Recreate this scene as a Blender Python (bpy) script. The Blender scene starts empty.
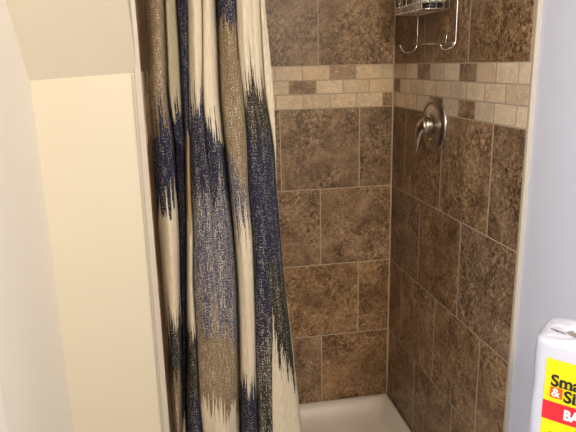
import bpy, bmesh, math, random
import numpy as np
from mathutils import Vector, Matrix
random.seed(4); RNG = np.random.RandomState(7)
SC = bpy.context.scene
COL = SC.collection
PI = math.pi

# ------------------------------------------------------------------ camera numbers
CAM = np.array([-0.81866, -2.19105, 1.48352]); YAW, PITCH, ROLL, FPX = 0.1805006, -0.2497499, -0.0223066, 594.425
_f = np.array([math.sin(YAW)*math.cos(PITCH), math.cos(YAW)*math.cos(PITCH), math.sin(PITCH)])
_r = np.array([math.cos(YAW), -math.sin(YAW), 0.0]); _u = np.cross(_r, _f)
RI = _r*math.cos(ROLL)+_u*math.sin(ROLL); UP = -_r*math.sin(ROLL)+_u*math.cos(ROLL)

# ------------------------------------------------------------------ room numbers (metres)
XL, XR = -0.884, 0.0          # tiled faces of the shower
YF = -0.903                   # front of the shower opening
ROOM_L, ROOM_R = -1.10, 0.009
ROOM_B, CEIL = -3.2, 2.4
T = 0.3075                    # tile pitch
BAND = [1.3211, 1.3739, 1.4240, 1.4765]

# ------------------------------------------------------------------ helpers
def link(o): COL.objects.link(o); return o
def finish(name, bm, mats, parent=None, smooth=False, loc=None):
    me = bpy.data.meshes.new(name); bm.normal_update(); bm.to_mesh(me); bm.free()
    for m in (mats if isinstance(mats, (list, tuple)) else [mats]): me.materials.append(m)
    if smooth:
        for p in me.polygons: p.use_smooth = True
    o = link(bpy.data.objects.new(name, me))
    if parent: o.parent = parent
    if loc is not None: o.location = loc
    return o
def empty(name, label, cat, loc, group=None):
    o = link(bpy.data.objects.new(name, None)); o.location = loc; o.empty_display_size = .05
    o['label'] = label; o['category'] = cat
    if group: o['group'] = group
    bpy.context.view_layer.update()
    return o
def tag(o, label, cat): o['label'] = label; o['category'] = cat; return o
def struct(o): o['kind'] = 'structure'; return o
def box(bm, x0, x1, y0, y1, z0, z1, bev=0.0, mat=0):
    vs = [bm.verts.new((x, y, z)) for x in (x0, x1) for y in (y0, y1) for z in (z0, z1)]
    fs = [(0,1,3,2),(4,6,7,5),(0,4,5,1),(2,3,7,6),(0,2,6,4),(1,5,7,3)]
    F = [bm.faces.new([vs[i] for i in f]) for f in fs]
    for f in F: f.material_index = mat
    if bev:
        E = list({e for f in F for e in f.edges})
        bmesh.ops.bevel(bm, geom=E, offset=bev, segments=2, affect='EDGES', profile=.6)
def tube(bm, pts, r, n=8, caps=True, radii=None, closed=False):
    P = [Vector(p) for p in pts]; rings = []; m = len(P); prev = None
    for i, p in enumerate(P):
        a = P[(i-1) % m] if (closed or i > 0) else p; b = P[(i+1) % m] if (closed or i < m-1) else p
        d = (b-a).normalized()
        if prev is None:
            h = Vector((0,0,1)) if abs(d.z) < .9 else Vector((1,0,0)); x = d.cross(h).normalized()
        else: x = (prev - d*prev.dot(d)).normalized()
        prev = x; y = d.cross(x); rr = radii[i] if radii else r
        rings.append([bm.verts.new(p + (x*math.cos(2*PI*k/n)+y*math.sin(2*PI*k/n))*rr) for k in range(n)])
    for i in range(m if closed else m-1):
        A, B = rings[i], rings[(i+1) % m]
        for k in range(n): bm.faces.new((A[k], A[(k+1)%n], B[(k+1)%n], B[k]))
    if caps and not closed: bm.faces.new(rings[0][::-1]); bm.faces.new(rings[-1])
def lathe(bm, prof, axis='Z', n=40, mat=0, center=(0,0,0)):
    """prof = (radius, height) list turned about an axis through center"""
    c = Vector(center); rings = []
    for r, h in prof:
        ring = []
        for k in range(n if r > 1e-6 else 1):
            a = 2*PI*k/n
            v = {'Z': (r*math.cos(a), r*math.sin(a), h), 'X': (h, r*math.cos(a), r*math.sin(a)), 'Y': (r*math.cos(a), h, r*math.sin(a))}[axis]
            ring.append(bm.verts.new(c+Vector(v)))
        rings.append(ring)
    for A, B in zip(rings, rings[1:]):
        for k in range(n):
            k2 = (k+1) % n
            if len(A) == 1 and len(B) == 1: continue
            if len(A) == 1: f = bm.faces.new((A[0], B[k2], B[k]))
            elif len(B) == 1: f = bm.faces.new((A[k], A[k2], B[0]))
            else: f = bm.faces.new((A[k], A[k2], B[k2], B[k]))
            f.material_index = mat
    bmesh.ops.recalc_face_normals(bm, faces=bm.faces[:])
def smooth_path(pts, n=8):
    """Catmull-Rom through the points"""
    P = [Vector(p) for p in pts]; P = [P[0]*2-P[1]]+P+[P[-1]*2-P[-2]]; out = []
    for i in range(1, len(P)-2):
        for k in range(n):
            t = k/n
            out.append(.5*((2*P[i])+(P[i+1]-P[i-1])*t+(2*P[i-1]-5*P[i]+4*P[i+1]-P[i+2])*t*t+(3*P[i]-P[i-1]-3*P[i+1]+P[i+2])*t**3))
    out.append(P[-2]); return out

# ------------------------------------------------------------------ materials
def mat(name):
    m = bpy.data.materials.new(name); m.use_nodes = True
    return m, m.node_tree, m.node_tree.nodes['Principled BSDF']
def nd(t, typ, **kw):
    n = t.nodes.new(typ)
    for k, v in kw.items():
        if k in n.inputs.keys(): n.inputs[k].default_value = v
        else: setattr(n, k, v)
    return n
def plain(name, col, rough=.5, metal=0, bump=0, bscale=200, var=0, **kw):
    m, t, b = mat(name); b.inputs['Base Color'].default_value = (*col, 1)
    b.inputs['Roughness'].default_value = rough; b.inputs['Metallic'].default_value = metal
    for k, v in kw.items(): b.inputs[k.replace('_', ' ')].default_value = v
    tc = nd(t, 'ShaderNodeTexCoord'); n = nd(t, 'ShaderNodeTexNoise', Scale=bscale, Detail=3.0); t.links.new(tc.outputs['Object'], n.inputs['Vector'])
    if bump:
        bp = nd(t, 'ShaderNodeBump', Strength=bump, Distance=.002); t.links.new(n.outputs[0], bp.inputs['Height']); t.links.new(bp.outputs[0], b.inputs['Normal'])
    if var:
        n2 = nd(t, 'ShaderNodeTexNoise', Scale=3.5, Detail=3.0); t.links.new(tc.outputs['Object'], n2.inputs['Vector'])
        mx = nd(t, 'ShaderNodeMix', data_type='RGBA'); mx.inputs[6].default_value = tuple(c*(1-var) for c in col)+(1,); mx.inputs[7].default_value = tuple(min(1, c*(1+var)) for c in col)+(1,)
        t.links.new(n2.outputs[0], mx.inputs[0]); t.links.new(mx.outputs[2], b.inputs['Base Color'])
    return m
M_CREAM = plain('cream wall paint', (.63, .58, .475), .6, bump=.12, bscale=260, var=.015)
M_LEFT = plain('warm white wall paint', (.81, .765, .69), .6, bump=.12, bscale=260, var=.015)
M_SLOPE = plain('ceiling paint', (.70, .645, .54), .65, bump=.12, bscale=260, var=.015)
M_RIGHT = plain('pale lavender wall paint', (.66, .68, .78), .55, bump=.1, bscale=260, var=.012)
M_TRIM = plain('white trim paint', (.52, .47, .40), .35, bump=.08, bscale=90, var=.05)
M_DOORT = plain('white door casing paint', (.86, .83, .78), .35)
M_TRIMG = plain('brushed trim metal', (.48, .45, .40), .45, .2)
M_GROUT = plain('grout', (.50, .40, .285), .85, bump=.4, bscale=500, var=.12)
M_PAN = plain('white acrylic', (.82, .76, .68), .16, IOR=1.49, Coat_Weight=.3)
M_CHROME = plain('chrome wire', (.78, .76, .73), .16, 1)
M_NICKEL = plain('brushed nickel', (.50, .46, .42), .27, 1)
M_FLOOR = plain('floor vinyl', (.45, .40, .34), .5, var=.1)
M_PORC = plain('porcelain', (.82, .82, .82), .12)
M_BLACKP = plain('black plastic', (.012, .012, .014), .3)
M_WHITEP = plain('white plastic', (.80, .78, .70), .35)
M_INK = plain('black ink', (.012, .010, .010), .45)
M_YEL = plain('yellow print', (.82, .66, .005), .35, bump=.15, bscale=60)
M_RED = plain('red print', (.68, .02, .035), .35, bump=.15, bscale=60)
M_ORANGE = plain('orange red print', (.80, .09, .01), .4)
M_LETTER = plain('white print', (.9, .88, .86), .4)
M_CORE = plain('grey cardboard', (.22, .20, .19), .8)
M_WRAP = plain('wrapped white paper', (.56, .57, .66), .28, bump=.25, bscale=45, Coat_Weight=.5)
M_LAMP = plain('lamp glass', (.9, .85, .75), .4)

def tile_mat():
    m, t, b = mat('mottled stone tile'); L = t.links.new
    tc = nd(t, 'ShaderNodeTexCoord'); at = nd(t, 'ShaderNodeAttribute', attribute_name='tone')
    sep = nd(t, 'ShaderNodeSeparateColor'); L(at.outputs['Color'], sep.inputs[0])
    # shift the pattern by a random amount on every tile
    sc = nd(t, 'ShaderNodeVectorMath', operation='SCALE'); sc.inputs['Scale'].default_value = 9.0; L(at.outputs['Color'], sc.inputs[0])
    ad = nd(t, 'ShaderNodeVectorMath', operation='ADD'); L(tc.outputs['Object'], ad.inputs[0]); L(sc.outputs[0], ad.inputs[1])
    def noise(s, d, r, dist): 
        n = nd(t, 'ShaderNodeTexNoise', Scale=s, Detail=d, Roughness=r, Distortion=dist); L(ad.outputs[0], n.inputs['Vector']); return n.outputs[0]
    n1 = noise(9, 5, .6, 1.0); n2 = noise(75, 6, .78, .9); n3 = noise(330, 3, .7, .3)
    def madd(a, k, c):
        q = nd(t, 'ShaderNodeMath', operation='MULTIPLY_ADD'); L(a, q.inputs[0]); q.inputs[1].default_value = k
        if isinstance(c, float): q.inputs[2].default_value = c
        else: L(c, q.inputs[2])
        return q.outputs[0]
    n4 = noise(5, 3, .5, .6)
    pa = nd(t, 'ShaderNodeMapRange'); L(n4, pa.inputs[0]); pa.inputs[1].default_value = .38; pa.inputs[2].default_value = .60; pa.inputs[3].default_value = .35; pa.inputs[4].default_value = 1.25
    def mul(a, b_):
        q = nd(t, 'ShaderNodeMath', operation='MULTIPLY'); L(a, q.inputs[0]); L(b_, q.inputs[1]); return q.outputs[0]
    crk = mul(madd(n2, 1.5, -.75), pa.outputs[0])          # crackled patches beside smoother ones
    h = madd(n1, .60, madd(crk, .85, madd(n3, .75, -.165)))
    r = nd(t, 'ShaderNodeValToRGB'); L(h, r.inputs[0]); e = r.color_ramp.elements
    e[0].position = .27; e[0].color = (.050, .026, .013, 1); e[1].position = .74; e[1].color = (.62, .43, .27, 1)
    for p_, c_ in ((.40, (.135, .078, .042, 1)), (.51, (.27, .17, .098, 1)), (.61, (.40, .265, .16, 1))):
        q = e.new(p_); q.color = c_
    r2 = nd(t, 'ShaderNodeValToRGB'); L(h, r2.inputs[0]); e = r2.color_ramp.elements
    e[0].position = .25; e[0].color = (.54, .40, .275, 1); e[1].position = .75; e[1].color = (.92, .74, .53, 1)
    mx = nd(t, 'ShaderNodeMix', data_type='RGBA'); L(sep.outputs[0], mx.inputs[0]); L(r.outputs[0], mx.inputs[6]); L(r2.outputs[0], mx.inputs[7])
    hs = nd(t, 'ShaderNodeHueSaturation'); L(mx.outputs[2], hs.inputs['Color'])
    L(madd(sep.outputs[1], .22, .82), hs.inputs['Value']); L(madd(sep.outputs[2], .18, .98), hs.inputs['Saturation'])
    L(hs.outputs[0], b.inputs['Base Color'])
    rr = madd(n2, .25, .30); L(rr, b.inputs['Roughness'])
    bp = nd(t, 'ShaderNodeBump', Strength=.35, Distance=.0015); L(h, bp.inputs['Height']); L(bp.outputs[0], b.inputs['Normal'])
    return m
M_TILE = tile_mat()

def fabric_mat():
    m, t, b = mat('woven ikat fabric'); L = t.links.new
    tc = nd(t, 'ShaderNodeTexCoord'); at = nd(t, 'ShaderNodeAttribute', attribute_name='dye'); fl = nd(t, 'ShaderNodeAttribute', attribute_name='fleck')
    uv = nd(t, 'ShaderNodeUVMap', uv_map='cloth')
    def noise(sx, sy, d, r):
        mp = nd(t, 'ShaderNodeMapping'); mp.inputs['Scale'].default_value = (sx, sy, 1); L(uv.outputs[0], mp.inputs[0])
        n = nd(t, 'ShaderNodeTexNoise', noise_dimensions='2D', Scale=1.0, Detail=d, Roughness=r); L(mp.outputs[0], n.inputs['Vector']); return n.outputs[0]
    a = noise(430, 300, 1, .5); c = noise(700, 40, 1, .5); d = noise(50, 560, 1, .5); big = noise(90, 7, 3, .5)
    def m2(op, x, y):
        q = nd(t, 'ShaderNodeMath', operation=op)
        for i, v in enumerate((x, y)):
            if isinstance(v, (int, float)): q.inputs[i].default_value = v
            else: L(v, q.inputs[i])
        return q.outputs[0]
    s = m2('ADD', m2('ADD', m2('MULTIPLY', a, 1.1), m2('MULTIPLY', c, .55)), m2('MULTIPLY', d, .45))   # ~1.05 mean
    s = m2('ADD', s, m2('MULTIPLY', big, .45))
    s = m2('ADD', s, m2('MULTIPLY', fl.outputs['Fac'], .5))
    mr = nd(t, 'ShaderNodeMapRange'); L(s, mr.inputs[0]); mr.inputs[1].default_value = 1.56; mr.inputs[2].default_value = 1.74
    amt = m2('MULTIPLY', mr.outputs[0], m2('MINIMUM', m2('MULTIPLY', fl.outputs['Fac'], 1.6), .8))
    mx = nd(t, 'ShaderNodeMix', data_type='RGBA'); L(amt, mx.inputs[0]); L(at.outputs['Color'], mx.inputs[6]); mx.inputs[7].default_value = (.50, .44, .36, 1)
    dk = nd(t, 'ShaderNodeMapRange'); L(c, dk.inputs[0]); dk.inputs[1].default_value = .3; dk.inputs[2].default_value = .7; dk.inputs[3].default_value = .86; dk.inputs[4].default_value = 1.1
    mu = nd(t, 'ShaderNodeVectorMath', operation='SCALE'); L(mx.outputs[2], mu.inputs[0]); L(dk.outputs[0], mu.inputs['Scale'])
    L(mu.outputs[0], b.inputs['Base Color']); b.inputs['Roughness'].default_value = .85
    b.inputs['Specular IOR Level'].default_value = .08
    bp = nd(t, 'ShaderNodeBump', Strength=.3, Distance=.0008); L(a, bp.inputs['Height']); L(bp.outputs[0], b.inputs['Normal'])
    return m
M_FAB = fabric_mat()

# ------------------------------------------------------------------ the tiled walls
def frustum(bm, P0, U, V, N, w, h, tone, lay, up=.0005, inset=.0008, g=.0019):
    """one tile: low bevelled slab on a wall plane"""
    g2 = g+inset; gx = (.0034 if abs(N.x) > .5 else .0023); gx2 = gx+inset
    def pt(a, b, c): return bm.verts.new(P0+U*a+V*b+N*c)
    if w < 4*g2 or h < 4*g2: return
    if w < 4*gx2: gx, gx2 = g, g2
    o = [pt(gx, g, 0), pt(w-gx, g, 0), pt(w-gx, h-g, 0), pt(gx, h-g, 0)]
    i = [pt(gx2, g2, up), pt(w-gx2, g2, up), pt(w-gx2, h-g2, up), pt(gx2, h-g2, up)]
    F = [bm.faces.new(i)]+[bm.faces.new((o[k], o[(k+1)%4], i[(k+1)%4], i[k])) for k in range(4)]
    for f in F:
        f.material_index = 0
        for l in f.loops: l[lay] = tone
def tiled(name, P0, U, V, N, width, rows, backing):
    bm = bmesh.new(); lay = bm.loops.layers.float_color.new('tone')
    for (z0, z1, seams, kinds) in rows:
        s = [0]+[q for q in seams if .004 < q < width-.004]+[width]
        for k in range(len(s)-1):
            kind = kinds(k) if callable(kinds) else kinds
            kd = {'big': 0.0, 'light': 1.0, 'dark': .06, 'mid': .35, 'pale': .9}[kind]
            tone = (kd, random.random(), random.random(), 1)
            if kind == 'dark': tone = (kd, random.random()*.5, random.random(), 1)
            frustum(bm, P0+U*s[k]+V*z0, U, V, N, s[k+1]-s[k], z1-z0, tone, lay)
    bmesh.ops.recalc_face_normals(bm, faces=bm.faces[:])
    for f in bm.faces:
        if f.normal.dot(N) < -.1: f.normal_flip()
    x0, x1, y0, y1, z0, z1 = backing; box(bm, x0, x1, y0, y1, z0, z1, mat=1)
    return struct(finish(name, bm, [M_TILE, M_GROUT]))
def seq(first, pitch=T, n=14): return [first+pitch*k for k in range(-1, n) if first+pitch*k > .004]
def rows_for(a1, a2, up, bands):
    R = []
    z = BAND[0]; offs = [a1, a2]; k = 0
    while z > 0:
        R.append((max(z-T, 0.0), z, seq(offs[k % 2]), 'big')); z -= T; k += 1
    for i in range(3): R.append((BAND[i], BAND[i+1], bands[i][0], bands[i][1]))
    z = BAND[3]; k = 0
    while z < CEIL-.01:
        R.append((z, min(z+T, CEIL), seq(up if k % 2 == 0 else up-T/2), 'big')); z += T; k += 1
    return R
def kk(d, rnd=None):
    return lambda k: d.get(k, 'light')
P3 = T/3
back = rows_for(.131, .2872, .290, [
    ([.041+P3*k for k in range(9)], kk({0: 'dark', 6: 'dark'})),
    ([.094+P3*k for k in range(9)], kk({3: 'dark', 7: 'mid'})),
    ([.043+P3*k for k in range(9)], kk({2: 'mid', 6: 'dark', 1: 'pale'}))])
right = rows_for(.1275, .2825, .2745, [
    ([.0165+.1035*k for k in range(10)], kk({4: 'dark', 6: 'dark'})),
    ([.063+.104*k for k in range(10)], kk({0: 'dark'})),
    ([.0165+.1032*k for k in range(10)], kk({3: 'dark', 6: 'dark'}))])
left = rows_for(.20, .05, .1, [
    ([.05+P3*k for k in range(9)], kk({3: 'dark'})), ([.1+P3*k for k in range(9)], kk({5: 'dark'})), ([.05+P3*k for k in range(9)], kk({1: 'dark', 7: 'dark'}))])
V3 = Vector
tiled('wall_back', V3((-.003, -.0005, 0)), V3((-1, 0, 0)), V3((0, 0, 1)), V3((0, -1, 0)), .884-.006, back, (XL-.03, .03, 0, .06, 0, CEIL))
tiled('wall_right', V3((-.0005, -.003, 0)), V3((0, -1, 0)), V3((0, 0, 1)), V3((-1, 0, 0)), .895, right, (0, .06, YF, 0, 0, CEIL))
tiled('wall_left', V3((XL+.0005, -.003, 0)), V3((0, -1, 0)), V3((0, 0, 1)), V3((1, 0, 0)), .897, left, (XL-.012, XL, YF+.001, 0, 0, CEIL))

def sbox(name, dims, m, bev=0):
    bm = bmesh.new(); box(bm, *dims, bev=bev); return struct(finish(name, bm, m))
# painted walls and the rest of the room
sbox('wall_right', (ROOM_R, .06, ROOM_B, YF, 0, CEIL), M_RIGHT)
sbox('wall_front_left', (ROOM_L, XL-.012, YF, YF+.06, 0, CEIL), M_CREAM)
sbox('wall_left', (ROOM_L-.06, ROOM_L, -1.365, YF+.06, 0, CEIL), M_LEFT)
sbox('wall_left', (ROOM_L-.06, ROOM_L, -2.30, -1.365, 2.05, CEIL), M_LEFT)
sbox('wall_left', (ROOM_L-.06, ROOM_L, ROOM_B, -2.30, 0, CEIL), M_LEFT)
sbox('wall_rear', (ROOM_L-.06, .06, ROOM_B-.06, ROOM_B, 0, CEIL), M_CREAM)
sbox('floor', (-2.6, .06, ROOM_B-.06, .06, -.06, 0), M_FLOOR)
sbox('ceiling', (-2.6, .06, ROOM_B-.06, .06, CEIL, CEIL+.06), M_SLOPE)
# the hallway seen by the room through its doorway
sbox('wall_hall', (-2.66, -2.6, ROOM_B-.06, .06, 0, CEIL), M_LEFT)
# the sloped ceiling wedge over the cream wall
bm = bmesh.new()
prof = [(YF, 1.463), (YF-.7405, CEIL-.001), (YF, CEIL-.001)]
vs = [[bm.verts.new((x, y, z)) for (y, z) in prof] for x in (ROOM_L, -.8915)]
bm.faces.new(vs[0]); bm.faces.new(vs[1][::-1])
for k in range(3): bm.faces.new((vs[0][k], vs[0][(k+1)%3], vs[1][(k+1)%3], vs[1][k]))
for v in vs[1]: v.co.z += .011 if v.co.z < 1.6 else 0
bmesh.ops.recalc_face_normals(bm, faces=bm.faces[:])
struct(finish('ceiling_slope', bm, M_SLOPE))
# trims: edge strips of the tiled walls, door casing
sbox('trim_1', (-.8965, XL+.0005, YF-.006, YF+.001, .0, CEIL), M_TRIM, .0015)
sbox('trim_2', (-.9025, -.8965, YF-.004, YF+.001, .0, 1.47), M_TRIMG, .001)
sbox('trim_3', (-.001, ROOM_R+.001, YF-.003, YF+.004, .0, CEIL), M_TRIM, .0012)
sbox('trim_4', (ROOM_L, ROOM_L+.010, -1.43, -1.362, 0, 2.12), M_DOORT, .003)
sbox('trim_5', (ROOM_L, ROOM_L+.010, -2.37, -2.30, 0, 2.12), M_DOORT, .003)
sbox('trim_6', (ROOM_L, ROOM_L+.010, -2.30, -1.43, 2.05, 2.12), M_DOORT, .003)

# ------------------------------------------------------------------ shower pan
def rrect(x0, x1, y0, y1, r, n=8):
    out = []
    for cx, cy, a0 in ((x1-r, y1-r, 0), (x0+r, y1-r, 90), (x0+r, y0+r, 180), (x1-r, y0+r, 270)):
        for k in range(n+1):
            a = math.radians(a0+90*k/n); out.append((cx+r*math.cos(a), cy+r*math.sin(a)))
    return out
bm = bmesh.new()
X0, X1, Y0, Y1 = XL+.003, -.003, -.925, -.003
rings = []
def ring(dx, z, r, dyf=None):
    f = dx if dyf is None else dyf
    rings.append([bm.verts.new((x, y, z)) for x, y in rrect(X0+dx, X1-dx, Y0+f, Y1-dx, r)])
ring(0, 0, .004); ring(0, .092, .004); ring(.003, .099, .006); ring(.008, .101, .010); ring(.022, .100, .022, .075); ring(.030, .096, .030, .083)
ring(.040, .082, .045, .095); ring(.055, .060, .055, .11); ring(.075, .050, .06, .13); ring(.11, .046, .08, .17); ring(.30, .040, .10, .35)
for A, B in zip(rings, rings[1:]):
    n = len(A)
    for k in range(n): bm.faces.new((A[k], A[(k+1)%n], B[(k+1)%n], B[k]))
bm.faces.new(rings[-1]); bm.faces.new(rings[0][::-1])
bmesh.ops.recalc_face_normals(bm, faces=bm.faces[:])
pan = tag(finish('shower_pan', bm, M_PAN, smooth=True), 'glossy white acrylic shower pan with raised rim below the brown tile', 'shower pan')
bm = bmesh.new(); lathe(bm, [(0, .003), (.035, .003), (.042, .001), (.044, 0), (0, 0)], 'Z', 28, center=(-.44, -.45, .0402))
finish('drain_cover', bm, M_NICKEL, pan, True)

# ------------------------------------------------------------------ valve
valve = empty('shower_valve', 'brushed nickel shower valve with round plate and curved lever on the tile', 'shower valve', (0, -.380, 1.2835))
R = .090
bm = bmesh.new()
lathe(bm, [(0, -.0235), (.030, -.0235), (.034, -.021), (.045, -.0155), (.062, -.0125), (.070, -.0120), (.0725, -.0135), (.076, -.0135), (.079, -.011), (R-.002, -.006), (R, -.001), (R-.002, .002)], 'X', 64)
plate = finish('escutcheon', bm, M_NICKEL, valve, True)
bm = bmesh.new(); lathe(bm, [(0, -.004), (.006, -.004), (.0085, -.002), (.009, 0), (0, .001)], 'X', 16, center=(-.0165, .000, -.047))
finish('screw', bm, plain('brass screw', (.55, .42, .16), .3, 1), valve, True)
bm = bmesh.new()
lathe(bm, [(0, -.046), (.010, -.0455), (.019, -.043), (.025, -.038), (.027, -.033), (.027, -.028), (.026, -.025), (.026, -.0215)], 'X', 36)
hub = finish('hub', bm, M_NICKEL, valve, True)
bm = bmesh.new()
# lever: leaves the dome, sweeps out to the side and down to a thin tip
path = smooth_path([(-.028, -.004, .000), (-.036, .003, -.003), (-.042, .012, -.016), (-.043, .023, -.038), (-.041, .035, -.060), (-.042, .045, -.088)], 7)
rad = [.0250*(1-t)**1.2+.0054 for t in np.linspace(0, 1, len(path))]
tube(bm, path, .01, 14, radii=rad)
for v in bm.verts: pass
lever = finish('lever', bm, plain('polished nickel', (.72, .69, .65), .15, 1), valve, True)
sub = lever.modifiers.new('s', 'SUBSURF'); sub.levels = sub.render_levels = 1

# ------------------------------------------------------------------ hanging caddy with bottle
YN, YFAR = -.533, -.250
cad = empty('shower_caddy', 'chrome wire shower caddy with basket and washcloth hooks hanging against the tile', 'shower caddy', (-.015, -.39, 1.53))
cl = Vector(cad.location)
def cpart(name, polylines, r, mt=M_CHROME, parent=cad, n=8):
    bm = bmesh.new()
    for pl in polylines: tube(bm, [Vector(q)-cl for q in pl], r, n)
    o = finish(name, bm, mt, parent, True)
    return o
xw = -.015
# the long side wires run down from above and end in U hooks that reach out from the wall
for (yy, xb, zb) in ((YN, -.061, 1.527), (YFAR, -.073, 1.535)):
    zl = 1.549 if yy == YN else 1.545
    d = (xb-xw)
    pl = [(xw, yy, 1.98), (xw, yy, 1.7), (xw, yy, zl)] + [(xw+d*.5-d*.5*math.cos(a), yy, zl-.006-abs(d)*.42*math.sin(a)+(zb-zl+.006)*(a/PI)) for a in np.linspace(.15, PI, 14)]
    cpart('side_wire', [pl], .0026)
    bm = bmesh.new(); bmesh.ops.create_uvsphere(bm, u_segments=12, v_segments=8, radius=.0042, matrix=Matrix.Translation(Vector((xb, yy, zb))-cl))
    finish('hook_ball', bm, M_CHROME, cad, True)
cpart('cross_bar', [[(xw-.003, YFAR+.035, 1.541), (xw-.003, YN+.006, 1.532)]], .0036)
cpart('top_wire', [[(xw, YN, 1.98), (xw, YFAR, 1.98)]], .0026)
cpart('razor_hook', [[(xw-.003, -.245+.012, 1.565), (xw-.006, -.245+.010, 1.541), (xw-.006, -.245-.014, 1.541), (xw-.003, -.245-.016, 1.565)]], .0022)
cpart('razor_hook', [[(xw-.003, -.443, 1.566), (xw-.006, -.445, 1.538), (xw-.006, -.480, 1.536), (xw-.003, -.482, 1.566)]], .0022)
# basket: three rims, slats on all sides, bottom wires
bx0, bx1, by0, by1 = -.099, -.018, -.495, -.262
def rim(z, r):
    bm = bmesh.new(); P = [Vector((x, y, z))-cl for x, y in rrect(bx0, bx1, by0, by1, .018, 5)]
    tube(bm, P, r, 8, closed=True); return finish('basket_rim', bm, M_CHROME, cad, True)
rim(1.630, .0022); rim(1.650, .0011); rim(1.700, .0026)
sl = []
for k in range(11):
    y = by0+.018+(by1-by0-.036)*k/10; sl.append((bx0-.0015, y))
for (x, y) in sl:
    bm = bmesh.new(); box(bm, x-.0008-cl.x, x+.0008-cl.x, y-.0052-cl.y, y+.0052-cl.y, 1.630-cl.z, 1.652-cl.z)
    finish('basket_slat', bm, M_CHROME, cad)
for yy in (by0, by1):
    for x in (-.082, -.062, -.040, -.022): cpart('basket_wire', [[(x, yy, 1.630), (x, yy, 1.700)]], .0016)
for x in (-.085, -.07, -.055, -.04, -.027): cpart('floor_wire', [[(x, by0, 1.630), (x, by1, 1.630)]], .0016)
for y in np.linspace(by0+.03, by1-.03, 6): cpart('basket_wire', [[(bx0, y, 1.652), (bx0, y, 1.700)]], .0014)
bot = empty('shampoo_bottle', 'white shampoo bottle standing on its black cap in the wire caddy', 'bottle', (-.0585, -.432, 1.6325))
def squircle(bm, hx, hy, zs, n=28, mtl=0):
    R_ = []
    for (z, s) in zs:
        R_.append([bm.verts.new((hx*s*math.copysign(abs(math.cos(a))**.6, math.cos(a)), hy*s*math.copysign(abs(math.sin(a))**.6, math.sin(a)), z)) for a in np.linspace(0, 2*PI, n, endpoint=False)])
    for A, B in zip(R_, R_[1:]):
        for k in range(n): bm.faces.new((A[k], A[(k+1)%n], B[(k+1)%n], B[k]))
    bm.faces.new(R_[0][::-1]); bm.faces.new(R_[-1])
bm = bmesh.new(); squircle(bm, .037, .055, [(0, .94), (.002, 1), (.014, 1), (.015, .96)]); finish('cap', bm, M_BLACKP, bot, True)
bm = bmesh.new(); squircle(bm, .038, .058, [(.015, .95), (.0165, 1), (.12, 1.0), (.165, .94), (.178, .8), (.182, .55)]); finish('bottle_body', bm, M_WHITEP, bot, True)

# the shower arm carrying the caddy, above the picture
arm = empty('wall_shower', 'brushed nickel shower head on a bent arm above the valve', 'shower head', (0, -.39, 2.0))
bm = bmesh.new(); lathe(bm, [(0, -.010), (.014, -.010), (.026, -.004), (.029, 0)], 'X', 28); finish('flange', bm, M_NICKEL, arm, True)
bm = bmesh.new(); tube(bm, smooth_path([(0, 0, 0), (-.06, 0, .005), (-.12, 0, -.02), (-.16, 0, -.06)], 6), .010, 12); finish('arm', bm, M_NICKEL, arm, True)
bm = bmesh.new(); lathe(bm, [(0, .02), (.014, .02), (.018, 0), (.042, -.03), (.046, -.04), (.043, -.044), (0, -.044)], 'Z', 28, center=(-.165, 0, -.075)); finish('spray_face', bm, M_NICKEL, arm, True)
cpart('hanger_loop', [smooth_path([(xw, -.36, 1.98), (xw, -.370, 2.003), (xw, -.39, 2.0145), (xw, -.410, 2.003), (xw, -.42, 1.98)], 5)], .0026)

# ------------------------------------------------------------------ curtain rod
bm = bmesh.new(); tube(bm, [(XL+.0035, -.87, 1.96), (-.0035, -.87, 1.96)], .0125, 20)
rod = tag(finish('curtain_rod', bm, M_NICKEL, None, True), 'straight brushed nickel curtain rod spanning the top of the shower', 'curtain rod')
for s, x in ((1, XL+.0035), (-1, -.0035)):
    bm = bmesh.new(); lathe(bm, [(0, 0), (.027, 0), (.026, s*.006), (.016, s*.012), (.0128, s*.016)], 'X', 28, center=(x, -.87, 1.96)); finish('rod_flange', bm, M_NICKEL, rod, True)

# ------------------------------------------------------------------ the ikat curtain
# fold edges (nine lines down the cloth) measured across the drop at these heights of the view;
# they are turned into metres on the curtain's own plane below, with the depth of each pleat added.
ys = [-165, 0, 50, 100, 140, 190, 230, 280, 330, 400, 432, 566]
FE = {
 0: [137,146,148,149,152.5,155.5,159.3,163,167,171,173.5,185],        # left hem
 1: [158,164,166,167.8,174,176.5,179,179.6,181.5,181.8,181.8,186],    # A | B
 2: [171,176,179.5,181.8,185.2,185.8,186.6,186.6,186.4,185.6,186.0,190],# B | C
 3: [181,187.5,188.3,189,190,190.8,193.4,192.6,196,199,202.5,214],  # C | D
 4: [197,202,202.5,202.5,206,210,213,215,217,219,220,226],  # D | E
 5: [211,215.5,218,219.5,223.8,228,233,237,238.6,239.6,239.6,242],  # E | F
 6: [232,235.5,237.6,243.4,247,248,252.3,254,255.5,256.6,258.6,264],# F | G
 7: [245,248,250,254,260,262,266,270,272,272,272.6,276],            # G | I
 8: [255,259.5,262,265,272.6,276.8,279.8,283.8,290,298,301.8,318],  # I | H
 9: [259,264,269.4,273.6,275.4,276.9,279.9,283.9,290.5,298.5,302.3,318.6]} # right hem
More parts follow.
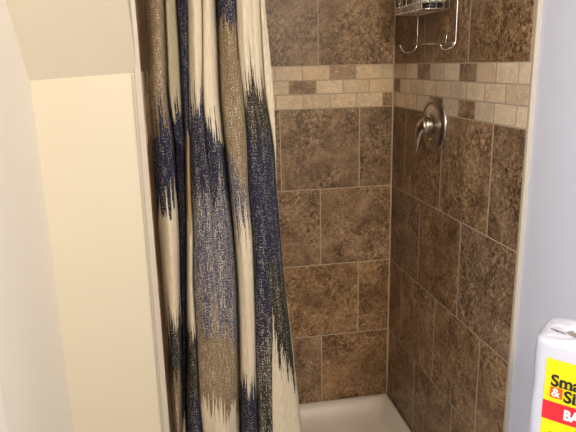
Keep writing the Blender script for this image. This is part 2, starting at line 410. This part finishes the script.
# depth (m, + is away from the room) of each fold edge, top / middle / bottom, and bulge of each fold towards the room
DE = {0: (.020,.022,.020), 1: (.012,.016,.012), 2: (.030,.034,.034), 3: (.012,.012,.006), 4: (.014,-.004,-.018), 5: (.030,.020,.022), 6: (.004,.002,.006), 7: (-.008,-.012,.002), 8: (.006,.024,.030), 9: (.020,.028,.034)}
BU = [(.024,.026,.022), (.010,-.004,-.006), (.010,.010,.018), (.022,.016,.005), (.022,.014,.005), (.022,.016,.018), (.007,.008,.012), (.002,.004,.009), (.003,.0,.0)]
BU[1] = (.012, -.006, -.006)
BU = [tuple(v*1.35 if v > 0 else v for v in b) for b in BU]
NCOL = [70, 40, 45, 60, 60, 70, 60, 70, 24]; NROW = 760
pys = np.linspace(ys[0], ys[-1], NROW)
edge = np.array([np.interp(pys, ys, FE[k]) for k in range(10)])
def box1(a, w):
    k = np.ones(w)/w; p = np.pad(a, (w//2, w-1-w//2), mode='edge'); return np.convolve(p, k, 'valid')
edge = np.array([box1(box1(e, 31), 31) for e in edge])
tri = [-165, 150, 432]
dep = np.array([np.interp(pys, tri, DE[k]) for k in range(10)]); blg = np.array([np.interp(pys, tri, b) for b in BU])
for a in (dep, blg):
    for i in range(len(a)): a[i] = box1(a[i], 61)
PX = []; DP = []; SI = []; TT = []
for k in range(9):
    n = NCOL[k]; t = np.arange(n)/n if k < 8 else np.linspace(0, 1, n)
    for tt in t:
        PX.append(edge[k]*(1-tt)+edge[k+1]*tt)
        sm = tt
        prof_ = math.sin(PI*tt)**.75 if tt > 0 else 0
        DP.append(dep[k]*(1-sm)+dep[k+1]*sm-blg[k]*prof_); SI.append(k); TT.append(tt)
PX = np.array(PX).T; DP = np.array(DP).T; SI = np.array(SI); TT = np.array(TT)     # rows x cols
NC = PX.shape[1]
# soften creases a little, add small wandering wrinkles
kern = np.array([1,2,3,2,1.])/9
DP = np.apply_along_axis(lambda a: np.convolve(np.pad(a, 2, mode='edge'), kern, 'valid'), 1, DP)
cc = np.arange(NC)[None, :]; rr = pys[:, None]
for k, (c0, wd) in {1: (.030, 1.5), 2: (.022, 1.2), 3: (.010, 1.0), 4: (.012, .9), 5: (.034, 1.7), 6: (.010, 1.0), 8: (.014, 1.1)}.items():
    fade_ = np.ones(NROW) if k != 4 else np.clip((190-pys)/80, 0, 1)
    DP = DP + c0*fade_[:, None]*np.exp(-((PX-edge[k][:, None])/wd)**2)
DP = DP + .0016*np.sin(cc*.075+rr*.011+1.3*np.sin(rr*.017)) + .0009*np.sin(cc*.19-rr*.016+2*np.sin(rr*.007+1))
PY = np.repeat(pys[:, None], NC, 1)
D3 = _f[None, None]*FPX + RI[None, None]*(PX-288)[..., None] + UP[None, None]*(216-PY)[..., None]
tpar = ((-.868+DP)-CAM[1])/D3[..., 1]
W = CAM+D3*tpar[..., None]          # position on the curtain, pleats included
W[..., 0] = np.maximum(W[..., 0], XL+.008)
# dyes (linear colours); the last is navy darkened for the shade in a fold
CREAM, TAUPE, NAVY, GREY, CHAR, OLIVE, TAN, NAVY_SHADE = 0, 1, 2, 3, 4, 5, 6, 7
DYE = np.array([(.56,.49,.375), (.185,.135,.080), (.018,.020,.042), (.060,.062,.100), (.024,.023,.016), (.38,.33,.235), (.34,.24,.13), (.010,.010,.022)])
FLK = np.array([.0, .44, .34, .54, .36, .08, .1, .2])
# per fold: (starting dye, [(where left, where right, spike up, spike down, next dye), ...])
BANDS = {
 0: (TAUPE, [(140,112,40,8,NAVY), (218,206,30,7,CREAM), (330,320,28,12,CHAR), (382,378,16,12,TAUPE)]),
 1: (OLIVE, [(112,108,16,14,NAVY), (135,150,4,8,NAVY_SHADE), (424,418,12,8,CREAM)]),  # recessed fold: shade of the gap is put into its lower navy
 2: (NAVY, [(136,142,10,14,TAN), (220,222,18,8,CREAM), (340,326,26,12,CHAR), (404,398,10,18,NAVY)]),
 3: (CREAM, [(112,104,34,10,NAVY), (196,205,30,40,GREY), (336,326,46,14,TAUPE), (404,408,18,12,CREAM)]),
 4: (CREAM, [(118,148,22,10,NAVY), (210,190,40,30,GREY), (328,348,20,18,TAUPE), (408,416,14,20,CREAM)]),
 5: (NAVY, [(22,22,8,14,TAUPE), (152,196,12,26,GREY), (240,220,30,26,CREAM), (384,390,14,14,NAVY)]),
 6: (CREAM, [(98,80,30,12,CHAR), (142,140,12,24,NAVY), (372,352,30,40,CHAR)]),
 7: (CREAM, [(78,96,26,14,CHAR), (140,142,14,22,NAVY), (262,272,24,24,CHAR), (340,392,28,24,CREAM)]),
 8: (CREAM, [(240,240,4,4,CREAM)])}
lab = np.zeros((NROW, NC), int); cell = 4
def comb(n, seed):
    """row of sharp tapering threads, a few columns wide, of uneven length"""
    r = np.random.RandomState(seed); x = np.arange(n); o = np.zeros(n); c = -3.0
    while c < n+4:
        hw = r.uniform(1.4, 3.6); L_ = r.uniform(.05, 1.0)**1.5
        o = np.maximum(o, L_*np.clip(1-np.abs(x-c)/hw, 0, 1)**.8); c += hw*r.uniform(.9, 1.7)
    low = np.interp(x, np.arange(0, n+24, 12), r.rand(len(np.arange(0, n+24, 12))))
    return .72*o+.28*low
for k in range(9):
    idx = np.where(SI == k)[0]; n = len(idx); st, bl = BANDS[k]; lab[:, idx] = st
    for j, (a, b, su, sd, nx) in enumerate(bl):
        base = a+(b-a)*TT[idx]
        up_, dn = comb(n, 31*k+7*j+1), comb(n, 17*k+5*j+3)
        thr = base + 3 - 2.5*su*(up_-.72*up_.mean()) + 2.2*sd*(dn-dn.mean())
        lab[:, idx] = np.where(pys[:, None] > thr[None, :], nx, lab[:, idx])
idx = np.where((SI == 5) & (TT > .93))[0]; lab[np.ix_((pys > 60) & (pys < 215), idx)] = CREAM
col = DYE[lab]; flk = FLK[lab]
# the weft shows through: cream threads cross where dyes meet inside the navy/grey panels
fad = np.clip((pys-165)/60, 0, 1)*np.clip((345-pys)/40, 0, 1)
for k in (3, 4, 5):
    idx = np.where(SI == k)[0]; msk = (lab[:, idx] == NAVY); flk[:, idx] += msk*fad[:, None]*.15
idx = np.where(SI == 6)[0]; flk[:, idx] += (lab[:, idx] != CREAM)*np.clip((pys-290)/60, 0, 1)[:, None]*.12
verts = W.reshape(-1, 3)
ii = np.arange(NROW*NC).reshape(NROW, NC)
quads = np.stack([ii[:-1, :-1], ii[1:, :-1], ii[1:, 1:], ii[:-1, 1:]], -1).reshape(-1, 4)
me = bpy.data.meshes.new('shower_curtain')
me.vertices.add(len(verts)); me.vertices.foreach_set('co', verts.ravel().astype(np.float32))
me.loops.add(quads.size); me.loops.foreach_set('vertex_index', quads.ravel().astype(np.int32))
me.polygons.add(len(quads)); me.polygons.foreach_set('loop_start', np.arange(0, quads.size, 4, dtype=np.int32))
me.polygons.foreach_set('loop_total', np.full(len(quads), 4, dtype=np.int32))
me.polygons.foreach_set('use_smooth', np.ones(len(quads), dtype=bool))
me.update(calc_edges=True); me.validate()
ca = me.attributes.new('dye', 'FLOAT_COLOR', 'POINT'); ca.data.foreach_set('color', np.concatenate([col, np.ones((NROW, NC, 1))], -1).ravel().astype(np.float32))
fa = me.attributes.new('fleck', 'FLOAT', 'POINT'); fa.data.foreach_set('value', flk.ravel().astype(np.float32))
seg = np.sqrt(np.diff(W[..., 0], axis=1)**2+np.diff(W[..., 1], axis=1)**2); arc = np.concatenate([np.zeros((NROW, 1)), np.cumsum(seg, 1)], 1)
arc = arc*0+arc.mean(0)[None]; uvv = np.stack([arc, W[..., 2]], -1).reshape(-1, 2)
uvl = me.uv_layers.new(name='cloth'); uvl.data.foreach_set('uv', uvv[quads.ravel()].ravel().astype(np.float32))
me.materials.append(M_FAB)
cur = link(bpy.data.objects.new('shower_curtain', me))
so = cur.modifiers.new('thick', 'SOLIDIFY'); so.thickness = .0012; so.offset = 1
tag(cur, 'cream fabric shower curtain with jagged navy, taupe and charcoal pattern, drawn to the left', 'shower curtain')
# rings carrying it on the rod
rg = None
topz = float(W[0, :, 2].mean()); 
for k in range(8):
    x = float(W[0, int((k+.5)*NC/8), 0]); yv = float(W[0, int((k+.5)*NC/8), 1])
    if rg is None:
        bm = bmesh.new(); R1 = .026
        tube(bm, [(0, R1*.75*math.cos(a), R1*math.sin(a)) for a in np.linspace(0, 2*PI, 24, endpoint=False)], .0016, 8, closed=True)
        rg = finish('curtain_ring', bm, M_NICKEL, None, True); o = rg
    else: o = link(rg.copy())
    o.location = (x, -.87, 1.9490)
    tag(o, 'small metal ring carrying the patterned curtain on its rod', 'curtain ring'); o['group'] = 'curtain rings on the rod'

# ------------------------------------------------------------------ toilet tank that carries the pack (below the picture)
tank = empty('toilet', 'white porcelain toilet with a closed tank below the tissue pack', 'toilet', (-.10, -1.56, 0))
bm = bmesh.new(); box(bm, -.095, .105, -.19, .20, .40, .765, .02); finish('tank', bm, M_PORC, tank, True)
bm = bmesh.new(); box(bm, -.11, .108, -.205, .215, .765, .797, .010); finish('tank_lid', bm, M_PORC, tank, True)
bm = bmesh.new()
R_ = []
for (z, s) in ((0, .62), (.02, .64), (.18, .55), (.30, .78), (.38, 1), (.40, 1), (.415, .97)):
    R_.append([bm.verts.new((-.30+.24*s*math.cos(a)+(.05 if z < .3 else 0), .18*s*math.sin(a), z)) for a in np.linspace(0, 2*PI, 32, endpoint=False)])
for A, B in zip(R_, R_[1:]):
    for k in range(32): bm.faces.new((A[k], A[(k+1)%32], B[(k+1)%32], B[k]))
bm.faces.new(R_[0][::-1]); bm.faces.new(R_[-1]); finish('bowl', bm, M_PORC, tank, True)

# ------------------------------------------------------------------ bath tissue pack
a_ = math.radians(46); e1 = Vector((math.cos(a_), -math.sin(a_), 0)); e2 = Vector((math.sin(a_), math.cos(a_), 0))
PC = Vector((-.1475, -1.430, .798)); HX, HY, HT = .115, .058, .244
pack = empty('bath_tissue_pack', 'white wrapped pack of bath tissue with yellow label and red band by the wall', 'bath tissue', PC)
def plan(t, sc=1.0):
    c, s = math.cos(t), math.sin(t); k = 1/((abs(c)/HX)**7+(abs(s)/HY)**7)**(1/7)
    return c*k*sc, s*k*sc
def shape_scale(z):      # rounding towards top and bottom, slight waist between the two layers of rolls
    e = min(z, HT-z); r = .010; q = 1.0
    if e < r: q = 1-.06*(1-math.sqrt(max(0, 1-((r-e)/r)**2)))*1.0
    return q
def to_world(x, y, z): return e1*x+e2*y+Vector((0, 0, z))
bm = bmesh.new(); NT = 120; rg_ = []
zs = [0, .002, .005, .009, .013, .018]+list(np.linspace(.03, HT-.03, 16))+[HT-.018, HT-.013, HT-.009, HT-.005, HT-.002, HT]
for z in zs:
    rg_.append([bm.verts.new(to_world(*plan(2*PI*k/NT, shape_scale(z)*(1+.0035*math.sin(9*2*PI*k/NT+z*70)+.003*math.sin(23*2*PI*k/NT-z*40))), z)) for k in range(NT)])
def top_z(x, y):      # two roll ends under the film, each with a dimple at its core
    h = HT
    for cx in (-.0575, .0575):
        d = math.hypot(x-cx, y); h += .0025*math.exp(-((d-.036)/.014)**2)-.010*(1/(1+math.exp((d-.019)/.002)))
    return h+.0012*math.sin(x*210+y*130)+.0012*math.sin(x*90-y*300+1)
for s in (.86, .80, .74, .66, .58, .5, .42, .34, .26, .18, .1):
    L_ = []
    for k in range(NT):
        x, y = plan(2*PI*k/NT, s); L_.append(bm.verts.new(to_world(x, y, top_z(x, y))))
    rg_.append(L_)
for A, B in zip(rg_, rg_[1:]):
    for k in range(NT): bm.faces.new((A[k], A[(k+1)%NT], B[(k+1)%NT], B[k]))
bm.faces.new(rg_[0][::-1]); bm.faces.new(rg_[-1])
bmesh.ops.recalc_face_normals(bm, faces=bm.faces[:])
finish('wrapper', bm, M_WRAP, pack, True)
# a face point: s metres along the front from its left end, h metres down from the top
def front(s, h, lift):
    x = -HX+s; z = HT-h
    yb = -HY*(max(0, 1-(min(1, abs(x)/HX))**7))**(1/7)
    q = shape_scale(z)
    ang = Vector((abs(x/HX)**6*math.copysign(1, x)/HX, -(abs(yb/HY)**6)/HY, 0)).normalized()
    return to_world(x*q+ang.x*lift, yb*q+ang.y*lift, z)
def patch(name, s0, s1, h0, h1, m, lift=.0012, skew=0):
    bm = bmesh.new(); nx, nz = 40, 16; g = []
    for j in range(nz+1):
        g.append([bm.verts.new(front(s0+(s1-s0)*i/nx, h0+(h1-h0)*j/nz+skew*(i/nx), lift)) for i in range(nx+1)])
    for j in range(nz):
        for i in range(nx): bm.faces.new((g[j][i], g[j+1][i], g[j+1][i+1], g[j][i+1]))
    return finish(name, bm, m, pack, True)
LS = .023
patch('yellow_label', LS, .212, .028, .236, M_YEL, skew=.004)
patch('red_band', LS, .212, .103, .137, M_RED, .0016, skew=.003)
patch('ampersand_square', .0325, .0515, .0765, .0955, M_ORANGE, .0018)
def writing(name, txt, s, h, size, m, bold=.0, xs=1.0, lift=.0024, serif=()):
    cu = bpy.data.curves.new(name, 'FONT'); cu.body = txt; cu.size = size; cu.offset = bold; cu.resolution_u = 4
    o = bpy.data.objects.new(name, cu); COL.objects.link(o); bpy.context.view_layer.update()
    dg = bpy.context.evaluated_depsgraph_get(); me = bpy.data.meshes.new_from_object(o.evaluated_get(dg)); bpy.data.objects.remove(o)
    bm = bmesh.new(); bm.from_mesh(me); bpy.data.meshes.remove(me)
    for (x0, x1, y0, y1) in serif:
        bm.faces.new([bm.verts.new((x*size, y*size, 0)) for x, y in ((x0, y0), (x1, y0), (x1, y1), (x0, y1))])
    bmesh.ops.triangulate(bm, faces=bm.faces[:])
    bmesh.ops.subdivide_edges(bm, edges=[e for e in bm.edges if e.calc_length() > .004], cuts=2)
    for v in bm.verts: v.co = front(s+v.co.x*xs, h-v.co.y, lift)
    return finish(name, bm, m, pack)
writing('lettering', 'Smart', .0325, .074, .0285, M_INK, .0009, .95,
        serif=[(.615, .80, -.01, .05), (.86, 1.02, -.01, .05), (1.10, 1.29, -.01, .05), (.60, .72, .43, .50)])
writing('lettering', '&', .0350, .0920, .0205, M_LETTER, .0003, 1.0, .0030)
writing('lettering', 'Simple', .0535, .0975, .0285, M_INK, .0009, .95,
        serif=[(.60, .80, -.01, .05), (.60, .72, .43, .50), (.86, 1.04, -.01, .05)])
writing('lettering', 'BATH TISSUE', .056, .1285, .0245, M_LETTER, .0010, .80)
writing('lettering', '12', .034, .172, .020, M_ORANGE, .0006, 1.0)
# printed line on the folded film at the top
bm = bmesh.new()
for k in range(16):
    x = -.098+.0042*k; hh = .0009+.0004*(k % 3) if k < 12 else .0017
    P = [to_world(px_, py_, top_z(px_, py_)+.0012) for px_, py_ in ((x, -.014-hh), (x+.0036, -.014-hh), (x+.0036, -.014+hh), (x, -.014+hh))]
    bm.faces.new([bm.verts.new(p_) for p_ in P])
finish('printed_line', bm, M_INK, pack)
for cx in (-.0575, .0575):
    bm = bmesh.new()
    lathe(bm, [(.0, .0012), (.012, .0016), (.017, .0030), (.019, .0050), (.0205, .0040), (.017, -.001), (0, -.001)], 'Z', 32)
    o = finish('roll_core', bm, M_CORE, pack, True); o.location = to_world(cx, 0, HT-.0095)

# ------------------------------------------------------------------ light
def area(name, loc, target, sx, sy, power, colr, spread=PI):
    l = bpy.data.lights.new(name, 'AREA'); l.shape = 'RECTANGLE'; l.size = sx; l.size_y = sy; l.energy = power; l.color = colr; l.spread = spread
    o = link(bpy.data.objects.new(name, l)); o.location = loc
    o.rotation_euler = (Vector(target)-Vector(loc)).to_track_quat('-Z', 'Y').to_euler(); return o
area('vanity_light', (-.48, -3.05, 2.10), (-.50, 0, 1.0), .50, .14, 26, (1.0, .86, .67))
area('ceiling_light', (-.55, -1.95, 2.38), (-.55, -1.95, 0), .30, .30, 10.5, (1.0, .90, .78))
area('hall_light', (-1.9, -2.0, 1.6), (-.3, -1.4, 1.1), .9, 1.4, 26, (.76, .86, 1.0))
w = bpy.data.worlds.new('World'); SC.world = w; w.use_nodes = True
w.node_tree.nodes['Background'].inputs[0].default_value = (.9, .9, 1, 1); w.node_tree.nodes['Background'].inputs[1].default_value = .02

# ------------------------------------------------------------------ camera
cd = bpy.data.cameras.new('Camera'); cd.sensor_width = 36; cd.sensor_fit = 'HORIZONTAL'; cd.lens = 36*FPX/576; cd.clip_start = .01
co = link(bpy.data.objects.new('Camera', cd))
m = Matrix.Identity(4)
for i in range(3): m[i][0] = RI[i]; m[i][1] = UP[i]; m[i][2] = -_f[i]; m[i][3] = CAM[i]
co.matrix_world = m; SC.camera = co
SC.view_settings.view_transform = 'Standard'; SC.view_settings.look = 'None'; SC.view_settings.gamma = 1; SC.view_settings.use_curve_mapping = False
SC.view_settings.exposure = 0.0
